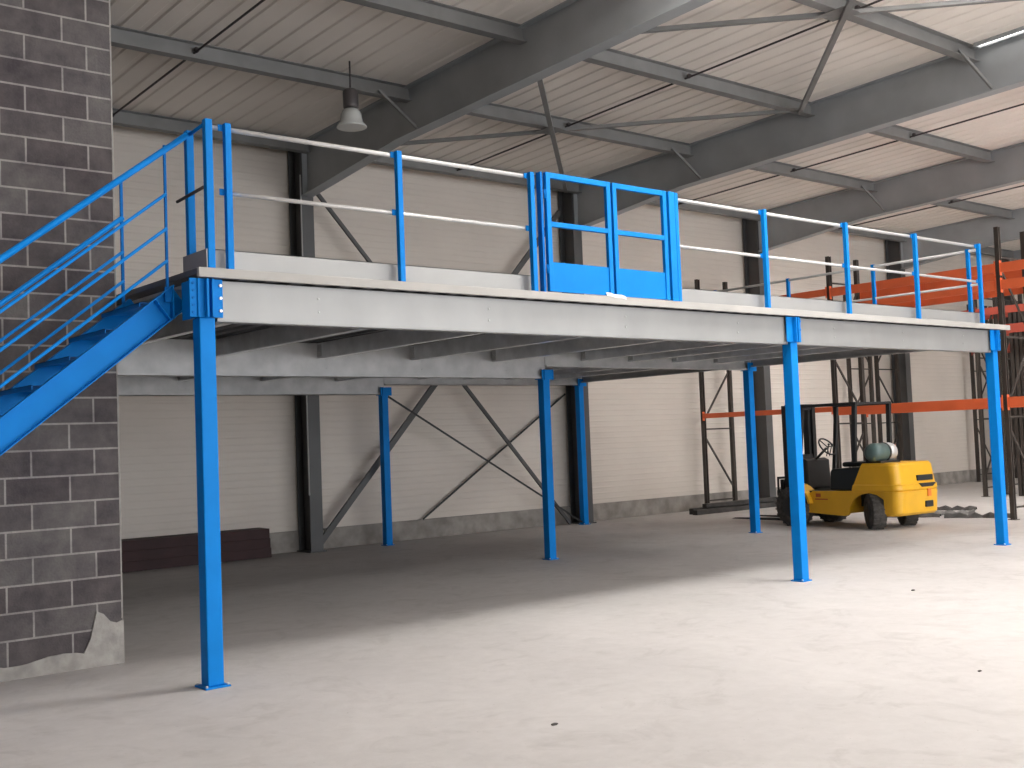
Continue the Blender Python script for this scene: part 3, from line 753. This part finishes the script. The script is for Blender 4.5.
# wheels
def wheel(name, x, y, r, w, rot=0, hubm='yellow'):
    ax = V((math.cos(rot), math.sin(rot), 0)); c = V((x, y, r)) - ax*w/2
    mb = MB().lathe(c, ax, [(r*.55, 0), (r*.93, 0), (r, w*.12), (r, w*.88), (r*.93, w), (r*.55, w)], 32)
    up = V((0, 0, 1)); fw_ = up.cross(ax)
    for k in range(22):
        a = 2*math.pi*k/22; rd = up*math.cos(a)+fw_*math.sin(a); tg = -up*math.sin(a)+fw_*math.cos(a)
        for sgn in (-1, 1):
            mb.obox(V((x, y, r)) + rd*(r-.002) + ax*sgn*w*.25, ax, tg, rd, w*.42, .028, .020)
    o = B(mb, name, 'rubber')
    B(MB().lathe(V((x, y, r)) - ax*(w/2+.005), ax, [(r*.15, -.01), (r*.5, 0), (r*.56, .02), (r*.56, w-.01), (r*.5, w+.01), (r*.15, w+.02)], 20), 'hub', hubm, o)
wheel('rear_wheel', -.44, .02, .285, .22, math.radians(-38), 'black')
wheel('rear_wheel', .42, .02, .285, .22, math.radians(-38), 'black')
wheel('front_wheel', -.50, 1.58, .33, .26, 0, 'black'); wheel('front_wheel', .50, 1.58, .33, .26, 0, 'black')
for sx in (-1, 1):
    fd = MB(); pf = []
    for k in range(7):
        a = math.pi*(.55+.40*k/6); pf.append((1.58+.42*math.cos(a), .33+.40*math.sin(a)))
    inner = [(1.58+(p[0]-1.58)*.9, .33+(p[1]-.33)*.9) for p in pf[::-1]]
    fd.prism(pf+inner, (sx*.49-.14, 0, 0), EY, EX, EZ, .28)
    B(fd, 'front_fender', 'yellow')
B(MB().box(-.30, -.05, .18, .30, .10, .34, .02).box(-.22, -.22, .34, .22, .44, .55), 'rear_axle', 'black')
# gas bottle on the counterweight
GX = -.46
gb = B(MB().lathe((GX, .02, 1.225), (1, 0, 0), [(.05, -.06), (.10, -.045), (.14, 0), (.15, .05), (.15, .31)], 24), 'gas_bottle', 'tank')
B(MB().lathe((GX, .02, 1.225), (1, 0, 0), [(.1505, .31), (.1505, .46), (.14, .51), (.10, .56), (.05, .575)], 24), 'bottle_shell', 'tanks', gb)
mb = MB()
for xx in (-.06, -.0): pass
mb.lathe((GX+.29, .02, 1.225), (1, 0, 0), [(.152, 0), (.158, .003), (.158, .035), (.152, .038)], 24)
mb.box(-.42, -.12, 1.05, .10, .16, 1.09, .01)
B(mb, 'bottle_cradle', 'black', gb)
B(MB().tube((GX+.57, .02, 1.225), (GX+.65, .02, 1.225), .03, 10).tube((GX+.62, .02, 1.225), (GX+.63, .02, 1.34), .014, 8), 'valve', 'decal', gb)

# ------------------------------------------------------------------ light
def area(name, loc, rot, sx, sy, power, col):
    l = bpy.data.lights.new(name, 'AREA'); l.shape = 'RECTANGLE'; l.size = sx; l.size_y = sy; l.energy = power; l.color = col
    o = bpy.data.objects.new(name, l); C.objects.link(o); o.location = loc; o.rotation_euler = rot
    return o
# added fill light at the unseen door opening behind the viewer
area('door_fill_light', (11, YF+.05, 2.6), (math.radians(90), 0, 0), 25, 5, 760, (1.0, .99, .98))

w = bpy.data.worlds.new('daylight'); bpy.context.scene.world = w; w.use_nodes = True
w.node_tree.nodes['Background'].inputs[0].default_value = (.82, .9, 1, 1)
w.node_tree.nodes['Background'].inputs[1].default_value = 1.5

# ------------------------------------------------------------------ camera
yaw, pitch, roll, F = 0.6918, 0.0494, -0.0381, 1129.145
f = V((math.sin(yaw)*math.cos(pitch), math.cos(yaw)*math.cos(pitch), math.sin(pitch)))
r = V((math.cos(yaw), -math.sin(yaw), 0)); u = r.cross(f)
r2 = r*math.cos(roll) + u*math.sin(roll); u2 = -r*math.sin(roll) + u*math.cos(roll)
cam = bpy.data.cameras.new('camera'); co = bpy.data.objects.new('camera', cam); C.objects.link(co)
mw = Matrix((r2, u2, -f)).transposed().to_4x4(); mw.translation = V((-3.3805, -7.5134, 1.65))
co.matrix_world = mw
cam.sensor_width = 36; cam.sensor_fit = 'HORIZONTAL'; cam.lens = F*36/1024; cam.clip_end = 200; cam.clip_start = .05
S = bpy.context.scene; S.camera = co
S.view_settings.view_transform = 'Standard'; S.view_settings.look = 'None'; S.view_settings.gamma = 1
S.view_settings.use_curve_mapping = False; S.view_settings.exposure = 0.85
